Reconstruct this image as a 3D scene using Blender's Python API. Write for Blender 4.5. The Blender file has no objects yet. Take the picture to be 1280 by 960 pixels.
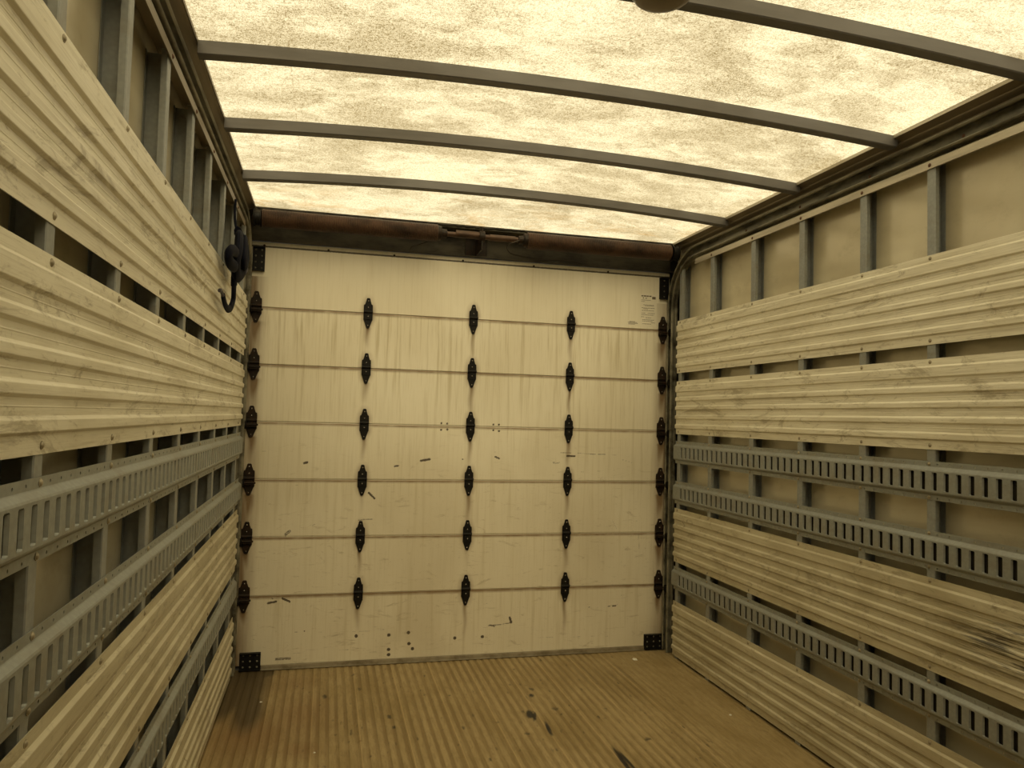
import bpy, bmesh, math, random
import numpy as np
from mathutils import Vector, Matrix

SC = bpy.context.scene
COL = SC.collection
random.seed(7)
RNG = np.random.default_rng(11)

# ------------------------------------------------------------------ camera
YAW, PITCH, ROLL, FOC = 0.242225, 0.045269, 0.026525, 929.21
CX, CZ, D, W = 0.40464, 1.29263, 3.959, 2.300
fw = Vector((math.sin(YAW)*math.cos(PITCH), math.cos(YAW)*math.cos(PITCH), math.sin(PITCH)))
rt0 = Vector((math.cos(YAW), -math.sin(YAW), 0))
up0 = rt0.cross(fw)
rt = rt0*math.cos(ROLL) + up0*math.sin(ROLL)
up = -rt0*math.sin(ROLL) + up0*math.cos(ROLL)
cam_data = bpy.data.cameras.new('camera')
cam = bpy.data.objects.new('camera', cam_data)
COL.objects.link(cam)
m = Matrix.Identity(4)
for i in range(3):
    m[i][0], m[i][1], m[i][2] = rt[i], up[i], -fw[i]
m[0][3], m[1][3], m[2][3] = CX, 0.0, CZ
cam.matrix_world = m
cam_data.sensor_fit = 'HORIZONTAL'
cam_data.sensor_width = 36.0
cam_data.lens = FOC/1280*36.0
cam_data.clip_start = 0.02
SC.camera = cam

# ------------------------------------------------------------------ daylight above the translucent roof
world = bpy.data.worlds.new('world'); SC.world = world
world.use_nodes = True
bg = world.node_tree.nodes['Background']
bg.inputs['Color'].default_value = (1.0, 0.96, 0.84, 1)
bg.inputs['Strength'].default_value = 0.55
sun_d = bpy.data.lights.new('sun', 'SUN'); sun_d.energy = 10.3; sun_d.angle = 0.9; sun_d.color = (1.0, 0.945, 0.79)
sun = bpy.data.objects.new('sun', sun_d); COL.objects.link(sun)
sun.rotation_euler = (math.radians(48), 0, 0)   # comes from behind the viewer
sun.location = (1.1, 1, 6)
SC.view_settings.view_transform = 'Standard'
SC.view_settings.look = 'None'
SC.view_settings.exposure = 0.06
SC.view_settings.gamma = 1.0
SC.view_settings.use_curve_mapping = False
try:
    SC.cycles.max_bounces = 16; SC.cycles.diffuse_bounces = 10; SC.cycles.glossy_bounces = 6
    SC.cycles.transmission_bounces = 8
    SC.cycles.sample_clamp_indirect = 0
    SC.cycles.use_denoising = True
    SC.cycles.caustics_reflective = True
except Exception:
    pass

# ------------------------------------------------------------------ node helpers
class NT:
    def __init__(s, name):
        s.m = bpy.data.materials.new(name); s.m.use_nodes = True
        s.t = s.m.node_tree; s.t.nodes.clear()
        s.out = s.t.nodes.new('ShaderNodeOutputMaterial')
        s._pos = None
    def n(s, typ, **kw):
        nd = s.t.nodes.new(typ)
        for k, v in kw.items():
            setattr(nd, k, v)
        return nd
    def link(s, a, b): s.t.links.new(a, b)
    def put(s, sock, v):
        if isinstance(v, (int, float)): sock.default_value = v
        elif isinstance(v, tuple): sock.default_value = (*v, 1) if (len(v) == 3 and sock.type == 'RGBA') else v
        else: s.link(v, sock)
    @property
    def pos(s):
        if s._pos is None: s._pos = s.n('ShaderNodeNewGeometry').outputs['Position']
        return s._pos
    def xyz(s):
        q = s.n('ShaderNodeSeparateXYZ'); s.link(s.pos, q.inputs[0]); return q.outputs
    def math(s, op, a, b=None, c=None, clamp=False):
        q = s.n('ShaderNodeMath', operation=op); q.use_clamp = clamp
        s.put(q.inputs[0], a)
        if b is not None: s.put(q.inputs[1], b)
        if c is not None: s.put(q.inputs[2], c)
        return q.outputs[0]
    def noise(s, scale=(1, 1, 1), detail=3, rough=0.5, dist=0.0, off=(0, 0, 0), rot=None, size=1.0):
        mp = s.n('ShaderNodeMapping'); mp.inputs['Scale'].default_value = scale
        mp.inputs['Location'].default_value = off
        if rot: mp.inputs['Rotation'].default_value = rot
        s.link(s.pos, mp.inputs['Vector'])
        q = s.n('ShaderNodeTexNoise'); q.inputs['Scale'].default_value = size
        q.inputs['Detail'].default_value = detail; q.inputs['Roughness'].default_value = rough
        q.inputs['Distortion'].default_value = dist
        s.link(mp.outputs[0], q.inputs['Vector'])
        return q.outputs['Fac']
    def ramp(s, v, a, b):
        q = s.n('ShaderNodeMapRange'); q.interpolation_type = 'SMOOTHSTEP'
        s.put(q.inputs['Value'], v); q.inputs['From Min'].default_value = a; q.inputs['From Max'].default_value = b
        return q.outputs[0]
    def mix(s, f, a, b, mode='MIX'):
        q = s.n('ShaderNodeMix', data_type='RGBA', blend_type=mode)
        s.put(q.inputs[0], f); s.put(q.inputs[6], a); s.put(q.inputs[7], b)
        return q.outputs[2]
    def attr(s, name):
        q = s.n('ShaderNodeAttribute'); q.attribute_name = name; return q.outputs['Fac']
    def pbr(s, color, rough=0.5, metal=0.0, bump=None, bstr=0.3, bdist=0.002, spec=0.5):
        q = s.n('ShaderNodeBsdfPrincipled')
        s.put(q.inputs['Base Color'], color); s.put(q.inputs['Roughness'], rough); s.put(q.inputs['Metallic'], metal)
        q.inputs['Specular IOR Level'].default_value = spec
        if bump is not None:
            b = s.n('ShaderNodeBump'); b.inputs['Strength'].default_value = bstr; b.inputs['Distance'].default_value = bdist
            s.link(bump, b.inputs['Height']); s.link(b.outputs[0], q.inputs['Normal'])
        s.link(q.outputs[0], s.out.inputs[0])
        return s.m

def simple(name, color, rough=0.5, metal=0.0, var=0.25, size=(12, 12, 12), dark=None, spec=0.5):
    t = NT(name)
    f = t.noise(size, 5, 0.6)
    f = t.ramp(f, 0.35, 0.75)
    dk = dark or tuple(c*(1-var) for c in color)
    return t.pbr(t.mix(f, color, dk), rough, metal, spec=spec)

# ------------------------------------------------------------------ materials
def mat_panel():
    t = NT('extruded_aluminium')
    big = t.ramp(t.noise((2.2, 2.2, 5), 4, 0.6, 0.6), 0.40, 0.72)
    streak = t.ramp(t.noise((6, 1.5, 60), 5, 0.65, 0.3), 0.45, 0.75)
    scuff = t.ramp(t.noise((10, 8, 26), 7, 0.78, 1.2, (3, 7, 1)), 0.54, 0.70)
    blotch = t.ramp(t.noise((5, 3.5, 13), 6, 0.75, 1.0, (13, 2, 5)), 0.53, 0.66)
    low = t.ramp(t.xyz()[2], 1.35, 1.0)      # lower panels are grimier; weaker light low down also put into the colour
    c = t.mix(big, t.mix(low, (0.87, 0.84, 0.71), (0.62, 0.575, 0.43)), t.mix(low, (0.76, 0.72, 0.58), (0.47, 0.42, 0.285)))
    c = t.mix(t.math('MULTIPLY', streak, 0.5), c, (0.42, 0.365, 0.25))
    c = t.mix(t.math('MULTIPLY', scuff, t.mix(low, (0.55,)*3, (0.8,)*3)), c, (0.25, 0.205, 0.13))
    c = t.mix(t.math('MULTIPLY', blotch, 0.6), c, (0.30, 0.255, 0.165))
    fine = t.ramp(t.noise((1, 6, 300), 3, 0.6, 0, (0, 3, 0)), 0.5, 0.72)
    c = t.mix(t.math('MULTIPLY', fine, 0.3), c, (0.36, 0.31, 0.2))
    # scraped black patch on the third panel of the right wall
    x, y, z = t.xyz()
    dy = t.math('MULTIPLY', t.math('SUBTRACT', y, 1.68), 3.3)
    dz = t.math('MULTIPLY', t.math('SUBTRACT', z, 0.675), 10.5)
    r = t.math('SQRT', t.math('ADD', t.math('MULTIPLY', dy, dy), t.math('MULTIPLY', dz, dz)))
    msk = t.math('MULTIPLY', t.ramp(r, 1.15, 0.35), t.math('GREATER_THAN', x, 2.2))
    scr = t.ramp(t.noise((3, 7, 170), 5, 0.7, 0.2, (0, 4, 0)), 0.44, 0.60)
    c = t.mix(t.math('MULTIPLY', t.math('MULTIPLY', msk, scr), 0.9), c, (0.045, 0.04, 0.032))
    return t.pbr(c, t.mix(scuff, (0.42,)*3, (0.62,)*3), 0.08, bump=t.noise((20, 3, 60), 4, 0.6), bstr=0.15)

def mat_skin():
    t = NT('wall_skin')
    a = t.ramp(t.noise((1, 2.2, 3.0), 3, 0.5, 0.3), 0.38, 0.68)
    b = t.ramp(t.noise((8, 9, 14), 6, 0.7), 0.5, 0.75)
    band = t.ramp(t.noise((0.1, 0.15, 9), 1, 0.5, 0, (0, 0, 2)), 0.45, 0.6)
    c = t.mix(a, (0.73, 0.675, 0.51), (0.60, 0.54, 0.39))
    c = t.mix(t.math('MULTIPLY', band, 0.25), c, (0.42, 0.37, 0.26))
    c = t.mix(t.math('MULTIPLY', b, 0.3), c, (0.34, 0.29, 0.2))
    return t.pbr(c, 0.17, 0.1, bump=t.noise((1, 1.4, 2), 2), bstr=0.10, bdist=0.01, spec=0.6)

def mat_galv(name='galvanised_steel', base=(0.33, 0.35, 0.35)):
    t = NT(name)
    v = t.n('ShaderNodeTexVoronoi'); v.inputs['Scale'].default_value = 90; t.link(t.pos, v.inputs['Vector'])
    sp = t.ramp(v.outputs['Distance'], 0.0, 0.9)
    d = t.ramp(t.noise((6, 6, 12), 6, 0.65, 0.6), 0.45, 0.72)
    rust = t.ramp(t.noise((14, 12, 20), 5, 0.7, 0.5, (5, 3, 1)), 0.64, 0.78)
    c = t.mix(sp, base, tuple(k*0.88 for k in base))
    c = t.mix(t.math('MULTIPLY', d, 0.5), c, (0.24, 0.215, 0.16))
    c = t.mix(t.math('MULTIPLY', rust, 0.55), c, (0.13, 0.09, 0.05))
    return t.pbr(c, 0.5, 0.35, bump=t.noise((90, 90, 90), 3), bstr=0.08)

def mat_door():
    t = NT('painted_door')
    x, y, z = t.xyz()
    gr, ru, sc = t.attr('grime'), t.attr('rust'), t.attr('scuff')
    big = t.ramp(t.noise((1.6, 1, 1.3), 3, 0.5, 0.4), 0.38, 0.68)
    st = t.ramp(t.noise((42, 1, 1.6), 4, 0.62, 0.15), 0.48, 0.72)
    st2 = t.ramp(t.noise((160, 1, 5), 3, 0.6, 0.1, (3, 0, 1)), 0.5, 0.75)
    speck = t.ramp(t.noise((38, 1, 70), 6, 0.8, 0.8), 0.60, 0.72)
    low = t.ramp(z, 1.5, 0.5)
    c = t.mix(big, t.mix(low, (0.88, 0.84, 0.71), (0.75, 0.70, 0.57)), t.mix(low, (0.80, 0.75, 0.61), (0.64, 0.585, 0.46)))
    c = t.mix(t.math('MULTIPLY', t.math('MULTIPLY', st, gr), 0.75), c, (0.47, 0.40, 0.24))
    c = t.mix(t.math('MULTIPLY', t.math('MULTIPLY', st2, gr), 0.45), c, (0.47, 0.40, 0.24))
    c = t.mix(t.math('MULTIPLY', t.math('MULTIPLY', speck, low), 0.75), c, (0.33, 0.27, 0.17))
    c = t.mix(t.math('MULTIPLY', ru, 0.92), c, (0.19, 0.115, 0.05))
    rg = t.noise((130, 1, 170), 4, 0.75, 0.8, (2, 0, 7))
    sc2 = t.ramp(t.math('MULTIPLY', sc, t.math('ADD', t.math('MULTIPLY', rg, 1.7), 0.12)), 0.34, 0.72)
    c = t.mix(t.math('MULTIPLY', sc2, 0.95), c, (0.05, 0.036, 0.024))
    # rubbed grey smears and fine scratches on the lower half
    sm = t.math('MULTIPLY', t.ramp(t.noise((7, 1, 26), 6, 0.75, 1.2, (4, 0, 9)), 0.56, 0.70), low)
    c = t.mix(t.math('MULTIPLY', sm, 0.55), c, (0.36, 0.30, 0.19))
    hs = t.math('MULTIPLY', t.ramp(t.noise((9, 1, 240), 5, 0.8, 0.3, (1, 0, 3)), 0.60, 0.70), t.ramp(t.noise((3, 1, 5), 3, 0.6, 0, (8, 0, 2)), 0.48, 0.6))
    c = t.mix(t.math('MULTIPLY', t.math('MULTIPLY', hs, low), 0.85), c, (0.26, 0.20, 0.12))
    return t.pbr(c, 0.42, 0.0, bump=t.noise((60, 1, 8), 3), bstr=0.1)

def mat_floor():
    t = NT('worn_floor_boards')
    x, y, z = t.xyz()
    g, st, corner_dark, mk = t.attr('groove'), t.attr('seam'), t.attr('corner_dark'), t.attr('mark')
    n1 = t.ramp(t.noise((5, 2.2, 1), 5, 0.65, 0.5), 0.36, 0.68)
    n2 = t.ramp(t.noise((75, 12, 1), 6, 0.8, 0.5), 0.44, 0.64)
    n3 = t.ramp(t.noise((40, 28, 1), 5, 0.75, 0.6, (7, 1, 0)), 0.60, 0.72)
    c = t.mix(n1, (0.41, 0.315, 0.165), (0.31, 0.23, 0.105))
    c = t.mix(t.math('MULTIPLY', n2, 0.5), c, (0.20, 0.14, 0.058))
    vis = t.ramp(t.noise((2.4, 1.1, 1), 3, 0.6, 0.4, (2, 5, 0)), 0.62, 0.38)
    c = t.mix(t.math('MULTIPLY', g, t.math('ADD', t.math('MULTIPLY', vis, 0.40), 0.30)), c, (0.185, 0.125, 0.05))
    c = t.mix(t.math('MULTIPLY', st, 0.55), c, (0.50, 0.37, 0.19))
    c = t.mix(t.math('MULTIPLY', n3, 0.55), c, (0.16, 0.10, 0.045))
    c = t.mix(t.attr('reddish'), c, (0.20, 0.105, 0.04))
    c = t.mix(t.math('MULTIPLY', corner_dark, 0.88), c, (0.06, 0.042, 0.02))
    c = t.mix(mk, c, (0.025, 0.02, 0.014))
    return t.pbr(c, 0.55, 0.0, bump=t.noise((80, 14, 1), 4), bstr=0.25, bdist=0.002, spec=0.35)

def mat_roof():
    t = NT('translucent_fibreglass')
    f1 = t.noise((45, 130, 1), 6, 0.8, 2.4)
    f2 = t.noise((125, 55, 1), 6, 0.8, 2.8, (5, 3, 0), rot=(0, 0, 0.5))
    f3 = t.noise((90, 90, 1), 5, 0.85, 3.4, (1, 8, 0), rot=(0, 0, -0.6))
    bl = t.noise((1.7, 3.2, 1), 5, 0.6, 0.8, (2, 2, 0))
    bl2 = t.noise((6, 9, 1), 5, 0.65, 0.8, (9, 1, 0))
    s = t.math('ADD', t.math('MULTIPLY', f1, 0.36), t.math('MULTIPLY', f2, 0.34))
    s = t.math('ADD', s, t.math('MULTIPLY', f3, 0.30))
    fib = t.ramp(s, 0.482, 0.536)
    blo = t.ramp(t.math('ADD', t.math('MULTIPLY', bl, 0.6), t.math('MULTIPLY', bl2, 0.4)), 0.40, 0.60)
    thin = t.ramp(t.math('ABSOLUTE', t.math('SUBTRACT', f2, 0.5)), 0.012, 0.0)
    k = t.math('ADD', t.math('MULTIPLY', fib, 0.62), t.math('MULTIPLY', blo, 0.44), clamp=True)
    c = t.mix(k, ROOF_LIGHT, ROOF_DARK)
    c = t.mix(t.math('MULTIPLY', thin, 0.35), c, (0.36, 0.22, 0.07))
    x, y, z = t.xyz()
    # brown water stains over the door end, a lengthwise seam in the sheet
    edge = t.math('MULTIPLY', t.ramp(y, 3.25, 3.9), t.ramp(t.noise((4, 7, 1), 5, 0.7, 0.8, (4, 4, 0)), 0.48, 0.64))
    c = t.mix(t.math('MULTIPLY', edge, 0.5), c, (0.48, 0.27, 0.075))
    seam = t.ramp(t.math('ABSOLUTE', t.math('SUBTRACT', x, 0.262)), 0.0028, 0.0)
    sn = t.ramp(t.noise((1, 40, 1), 2), 0.45, 0.55)
    c = t.mix(t.math('MULTIPLY', t.math('MULTIPLY', seam, sn), 0.6), c, (0.2, 0.12, 0.04))
    tr = t.n('ShaderNodeBsdfTranslucent'); t.put(tr.inputs['Color'], c)
    df = t.n('ShaderNodeBsdfDiffuse'); t.put(df.inputs['Color'], (0.72, 0.60, 0.36))
    mx = t.n('ShaderNodeMixShader'); mx.inputs[0].default_value = 0.42
    t.link(tr.outputs[0], mx.inputs[1]); t.link(df.outputs[0], mx.inputs[2])
    tp = t.n('ShaderNodeBsdfTransparent'); t.put(tp.inputs['Color'], t.mix(0.5, c, (0.85, 0.74, 0.50)))
    m2 = t.n('ShaderNodeMixShader'); m2.inputs[0].default_value = ROOF_CLEAR
    t.link(mx.outputs[0], m2.inputs[1]); t.link(tp.outputs[0], m2.inputs[2])
    t.link(m2.outputs[0], t.out.inputs[0])
    return t.m
ROOF_CLEAR = 0.165      # share of the daylight the sheet lets straight through
ROOF_LIGHT = (1.0, 0.91, 0.67)
ROOF_DARK = (0.20, 0.148, 0.062)

M = dict(
    panel=mat_panel(), skin=mat_skin(), galv=mat_galv(), track=mat_galv('logistics_track_steel', (0.33, 0.35, 0.335)),
    door=mat_door(), floor=mat_floor(), roof=mat_roof(),
    bow=simple('grey_bow_steel', (0.135, 0.128, 0.125), 0.5, 0.1, 0.2, (3, 30, 30)),
    rail=simple('dirty_roof_rail', (0.25, 0.205, 0.14), 0.5, 0.3, 0.4, (10, 1.5, 40)),
    raillip=simple('bare_aluminium_lip', (0.55, 0.50, 0.40), 0.4, 0.4, 0.35, (10, 3, 40)),
    steel=simple('greasy_track_steel', (0.27, 0.255, 0.195), 0.4, 0.35, 0.55, (12, 5, 12), dark=(0.035, 0.03, 0.02)),
    black=simple('black_hinge_metal', (0.009, 0.008, 0.007), 0.5, 0.0, 0.4, (40, 40, 40), spec=0.22),
    blackrust=simple('rusty_black_metal', (0.012, 0.009, 0.006), 0.5, 0.0, 0.4, (40, 40, 40), dark=(0.035, 0.017, 0.008), spec=0.25),
    rivet=simple('zinc_rivet', (0.62, 0.60, 0.58), 0.25, 0.9, 0.2),
    bolt=simple('aluminium_bolt', (0.42, 0.37, 0.27), 0.4, 0.5, 0.3),
    rustbolt=simple('rusty_bolt', (0.16, 0.08, 0.045), 0.6, 0.3, 0.4),
    spring=simple('rusty_spring', (0.085, 0.045, 0.026), 0.5, 0.3, 0.5, (7, 14, 14), dark=(0.02, 0.011, 0.007)),
    header=simple('grimy_header', (0.075, 0.066, 0.045), 0.6, 0.0, 0.5, (5, 5, 14), dark=(0.012, 0.009, 0.005), spec=0.3),
    sill=simple('bottom_seal_metal', (0.33, 0.29, 0.215), 0.5, 0.2, 0.5, (14, 1, 20), dark=(0.16, 0.13, 0.08)),
    gap=simple('dark_gap', (0.02, 0.016, 0.01), 0.8),
    front=simple('front_bulkhead', (0.30, 0.235, 0.14), 0.6, 0.0, 0.2, (3, 1, 3)),
    paper=simple('white_paper', (0.80, 0.78, 0.70), 0.7, 0, 0.05),
    label=simple('label_paper', (0.86, 0.82, 0.70), 0.6, 0, 0.06),
    ink=simple('label_ink', (0.16, 0.13, 0.09), 0.7, 0, 0.2),
    strap=simple('navy_webbing', (0.004, 0.005, 0.014), 0.75, 0, 0.4, (60, 60, 60), spec=0.12),
    strapgrey=simple('worn_webbing', (0.07, 0.06, 0.08), 0.6, 0, 0.4, (60, 60, 60)),
    lamp=simple('lamp_cap_plastic', (0.20, 0.155, 0.095), 0.4, 0, 0.15),
    sealant_slot_shade=simple('black_sealant_and_slot_shade', (0.02, 0.016, 0.012), 0.8),  # roof sealant, and the painted shade behind the track slots
    cable=simple('lift_cable', (0.05, 0.04, 0.03), 0.5, 0.4),
    mud=simple('dried_mud', (0.10, 0.07, 0.035), 0.9),
)

# ------------------------------------------------------------------ mesh builder
class MB:
    def __init__(s): s.v = []; s.f = []; s.mi = []; s.cur = 0
    def add(s, vs, fs):
        o = len(s.v); s.v += [tuple(v) for v in vs]
        for f in fs: s.f.append(tuple(o+i for i in f)); s.mi.append(s.cur)
    def box(s, a, b):
        x0, y0, z0 = a; x1, y1, z1 = b
        s.add([(x0,y0,z0),(x1,y0,z0),(x1,y1,z0),(x0,y1,z0),(x0,y0,z1),(x1,y0,z1),(x1,y1,z1),(x0,y1,z1)],
              [(0,3,2,1),(4,5,6,7),(0,1,5,4),(1,2,6,5),(2,3,7,6),(3,0,4,7)])
    def loft(s, rings, cap=True, closed=True):
        n = len(rings[0]); o = []
        vs = [p for r in rings for p in r]; fs = []
        for i in range(len(rings)-1):
            for j in range(n if closed else n-1):
                k = (j+1) % n
                fs.append((i*n+j, i*n+k, (i+1)*n+k, (i+1)*n+j))
        if cap and closed:
            fs.append(tuple(range(n))[::-1]); fs.append(tuple((len(rings)-1)*n+j for j in range(n)))
        s.add(vs, fs)
    def tube(s, pts, r, seg=10, flat=1.0, cap=True):
        pts = [Vector(p) for p in pts]; rings = []; prev = None
        for i, p in enumerate(pts):
            d = (pts[min(i+1, len(pts)-1)] - pts[max(i-1, 0)]).normalized()
            ref = prev if prev is not None else (Vector((1, 0, 0)) if abs(d.x) < 0.9 else Vector((0, 0, 1)))
            a = (ref - d*ref.dot(d)).normalized(); prev = a; b = d.cross(a)
            rr = r[i] if isinstance(r, (list, tuple)) else r
            rings.append([p + a*math.cos(t)*rr*flat + b*math.sin(t)*rr for t in [2*math.pi*k/seg for k in range(seg)]])
        s.loft(rings, cap)
    def lathe(s, prof, c, axis='x', seg=20):
        """prof: list of (along, radius)"""
        rings = []
        for a, r in prof:
            ring = []
            for k in range(seg):
                t = 2*math.pi*k/seg; u, v = r*math.cos(t), r*math.sin(t)
                ring.append({'x': (c[0]+a, c[1]+u, c[2]+v), 'y': (c[0]+u, c[1]+a, c[2]+v), 'z': (c[0]+u, c[1]+v, c[2]+a)}[axis])
            rings.append(ring)
        s.loft(rings)
    def build(s, name, mats, parent=None, smooth=False, loc=None, bevel=0):
        me = bpy.data.meshes.new(name); me.from_pydata(s.v, [], s.f)
        if not isinstance(mats, (list, tuple)): mats = [mats]
        for q in mats: me.materials.append(q)
        if len(mats) > 1: me.polygons.foreach_set('material_index', s.mi)
        b = bmesh.new(); b.from_mesh(me); bmesh.ops.recalc_face_normals(b, faces=b.faces); b.to_mesh(me); b.free()
        me.update()
        if smooth:
            me.polygons.foreach_set('use_smooth', [True]*len(me.polygons))
            try: me.set_sharp_from_angle(angle=math.radians(40))
            except Exception: pass
        o = bpy.data.objects.new(name, me); COL.objects.link(o)
        if parent: o.parent = parent
        if loc: o.location = loc
        if bevel:
            md = o.modifiers.new('bevel', 'BEVEL'); md.width = bevel; md.segments = 2; md.limit_method = 'ANGLE'
        return o

def tag(o, label=None, cat=None, group=None, kind=None):
    if label: o['label'] = label
    if cat: o['category'] = cat
    if group: o['group'] = group
    if kind: o['kind'] = kind
    return o
def empty(name, loc, label=None, cat=None, group=None, kind=None):
    o = bpy.data.objects.new(name, None); COL.objects.link(o); o.location = loc; o.empty_display_size = 0.05
    return tag(o, label, cat, group, kind)
def copy_tree(o, parent=None):
    c = o.copy(); COL.objects.link(c); c.parent = parent
    for ch in [k for k in bpy.data.objects if k.parent == o]:
        copy_tree(ch, c)
    return c

YF = -0.60          # front bulkhead
YE = 3.822          # rear end of the wall linings
SK = 0.058          # depth from lining plane to outer skin

# ------------------------------------------------------------------ structure: shell
def wall(name, x0, x1, label):
    b = MB(); b.box((x0, YF, -0.02), (x1, D+0.10, 2.40))
    tag(b.build(name, M['skin']), label, 'wall', kind='structure')
wall('wall_left', -SK-0.02, -SK, 'left wall skin of dull sheet metal behind studs and slatted panels')
wall('wall_right', W+SK, W+SK+0.02, 'right wall skin of dull sheet metal behind studs and slatted panels')
b = MB(); b.box((-SK-0.02, YF-0.03, -0.02), (W+SK+0.02, YF, 2.40))
tag(b.build('wall_front', M['front']), 'plain bulkhead closing the cargo box behind the viewer', 'wall', kind='structure')

def zroof(x, y=0.0):
    t_ = min(max((y-3.33)/0.50, 0), 1); t_ = t_*t_*(3-2*t_)
    return 2.307 + 0.038*(1-((x-1.153)/1.127)**2)*(1-t_)
b = MB(); nx = 40; ys = np.concatenate([np.linspace(YF, 3.3, 8), np.linspace(3.33, D+0.06, 16)])
xs = np.linspace(-SK, W+SK, nx+1)
vs = [(x, y, zroof(x, y)+0.001) for y in ys for x in xs]
fs = [(j*(nx+1)+i, j*(nx+1)+i+1, (j+1)*(nx+1)+i+1, (j+1)*(nx+1)+i) for j in range(len(ys)-1) for i in range(nx)]
b.add(vs, fs)
tag(b.build('ceiling', M['roof'], smooth=True), 'glowing yellowed translucent fibreglass roof sheet, slightly crowned', 'roof', kind='structure')

# floor with ribs, dirt and darker patches carried as attributes
def make_floor():
    rib = 0.0382; x0 = 0.0025
    prof = []  # x, z, groove, seam
    n = int(W/rib)+2
    for i in range(-1, n+1):
        xb = x0 + i*rib
        seam = (i % 5 == 0)
        for dx, z, g, s_ in ((0.0, -0.0004 if not seam else -0.002, .15, 0), (0.0022, 0, 0, 1 if seam else 0), (0.0045, 0, 0, 1 if seam else 0), (0.0075, 0, 0.0, 0),
                             (0.016, 0, 0.0, 0), (0.0205, -0.0016, 0.7, 0), (0.0240, -0.0026, 1, 0), (0.0315, -0.0026, 1, 0), (0.0345, -0.0012, 0.6, 0), (0.0372, 0, 0.1, 0)):
            prof.append((xb+dx, z, g, s_))
    prof = [p for p in prof if -SK < p[0] < W+SK]
    prof = [(-SK, 0, 0, 0)] + prof + [(W+SK, 0, 0, 0)]
    P = np.array(prof)
    ys = np.concatenate([np.linspace(YF, 2.3, 12), np.linspace(2.315, D+0.02, 130)])
    nx, ny = len(P), len(ys)
    X, Y = np.meshgrid(P[:, 0], ys)
    flat = np.clip((X-1.86)/0.22, 0, 1)            # dusty smooth strip near the right wall
    Z = np.tile(P[:, 1], (ny, 1))*(1-0.75*flat)
    G = np.tile(P[:, 2], (ny, 1))*(1-0.7*flat); S = np.tile(P[:, 3], (ny, 1))*(1-flat)
    def ell(cx, cy, rx, ry, ang=0.0, soft=0.35):
        c, s_ = math.cos(ang), math.sin(ang); u = (X-cx)*c+(Y-cy)*s_; v = -(X-cx)*s_+(Y-cy)*c
        return np.clip((1-np.sqrt((u/rx)**2+(v/ry)**2))/soft, 0, 1)
    corner_dark = np.maximum.reduce([ell(0.06, 3.74, 0.155, 0.42, 0, 0.45), ell(0.12, 3.45, 0.085, 0.30, 0, 0.5), ell(0.0, 3.62, 0.10, 0.35, 0, 0.4), ell(0.12, 3.92, 0.10, 0.12)])  # darker patch in the left corner by the door
    red = np.maximum.reduce([ell(0.14, 3.18, 0.24, 0.32, 0, 0.8), ell(0.33, 3.35, 0.20, 0.34, 0, 0.9)*0.8, ell(0.35, 3.02, 0.12, 0.12, 0, .8)*0.8, ell(0.30, 3.75, 0.16, 0.20, 0, .9)*.6])*0.6
    mk = np.maximum.reduce([ell(1.313, 3.19, 0.020, 0.055, -0.2), ell(1.325, 3.16, 0.010, 0.06, -0.3), ell(1.350, 3.03, 0.011, 0.085, -0.1),
        ell(1.545, 2.70, 0.013, 0.14, -0.05), ell(1.562, 2.66, 0.008, 0.14), ell(1.378, 3.40, 0.012, 0.02), ell(1.40, 3.48, 0.015, 0.02)*.8, ell(1.44, 3.23, .02, .018)*.7,
        ell(0.44, 3.55, 0.012, 0.03)*.8, ell(0.71, 3.27, .010, .025)*.8, ell(0.72, 3.16, .008, .02)*.9, ell(0.6, 3.62, .01, .02)*.6, ell(1.25, 3.0, .012, .014)*.9,
        ell(1.72, 2.86, .018, .012)*.9, ell(1.0, 3.1, .006, .02)*.7])
    for _ in range(130):
        cx, cy = RNG.uniform(0.3, 2.0), RNG.uniform(2.5, 3.9)
        mk = np.maximum(mk, ell(cx, cy, RNG.uniform(.003, .006), RNG.uniform(.008, .018))*RNG.uniform(.3, .8))
    for cx in (1.72, 1.77, 1.82, 1.87, 1.95):   # dark grooves near the right corner
        mk = np.maximum(mk, ell(cx-0.02, 3.62, 0.010, 0.22, 0.0, 1.0)*0.35)
    me = bpy.data.meshes.new('floor')
    V = np.stack([X, Y, Z], -1).reshape(-1, 3)
    F = [(j*nx+i, j*nx+i+1, (j+1)*nx+i+1, (j+1)*nx+i) for j in range(ny-1) for i in range(nx-1)]
    me.from_pydata(V.tolist(), [], F); me.materials.append(M['floor'])
    for nm, A in (('groove', G), ('seam', S), ('corner_dark', corner_dark), ('reddish', red), ('mark', mk)):
        at = me.attributes.new(nm, 'FLOAT', 'POINT'); at.data.foreach_set('value', A.reshape(-1).astype(np.float32))
    me.update(); o = bpy.data.objects.new('floor', me); COL.objects.link(o)
    return tag(o, 'worn brown ribbed board floor with a darker corner left of the door', 'floor', kind='structure')
make_floor()

# rear frame posts, header
b = MB(); b.box((-SK, D-0.01, 0), (-0.012, D+0.08, 2.31)); b.box((-SK, YE+0.012, 0), (-0.036, D, 2.12))
tag(b.build('trim_1', M['black']), 'dark rear frame post in the corner left of the roll-up door', 'frame', kind='structure')
b = MB(); b.box((W+0.012, D-0.01, 0), (W+SK, D+0.08, 2.31)); b.box((W+0.036, YE+0.012, 0), (W+SK, D, 2.12))
tag(b.build('trim_2', M['black']), 'dark rear frame post in the corner right of the roll-up door', 'frame', kind='structure')
b = MB(); b.box((-SK, D-0.004, 2.160), (W+SK, D+0.04, 2.34))
b.box((-SK, D-0.020, 2.158), (W+SK, D, 2.166))
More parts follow.
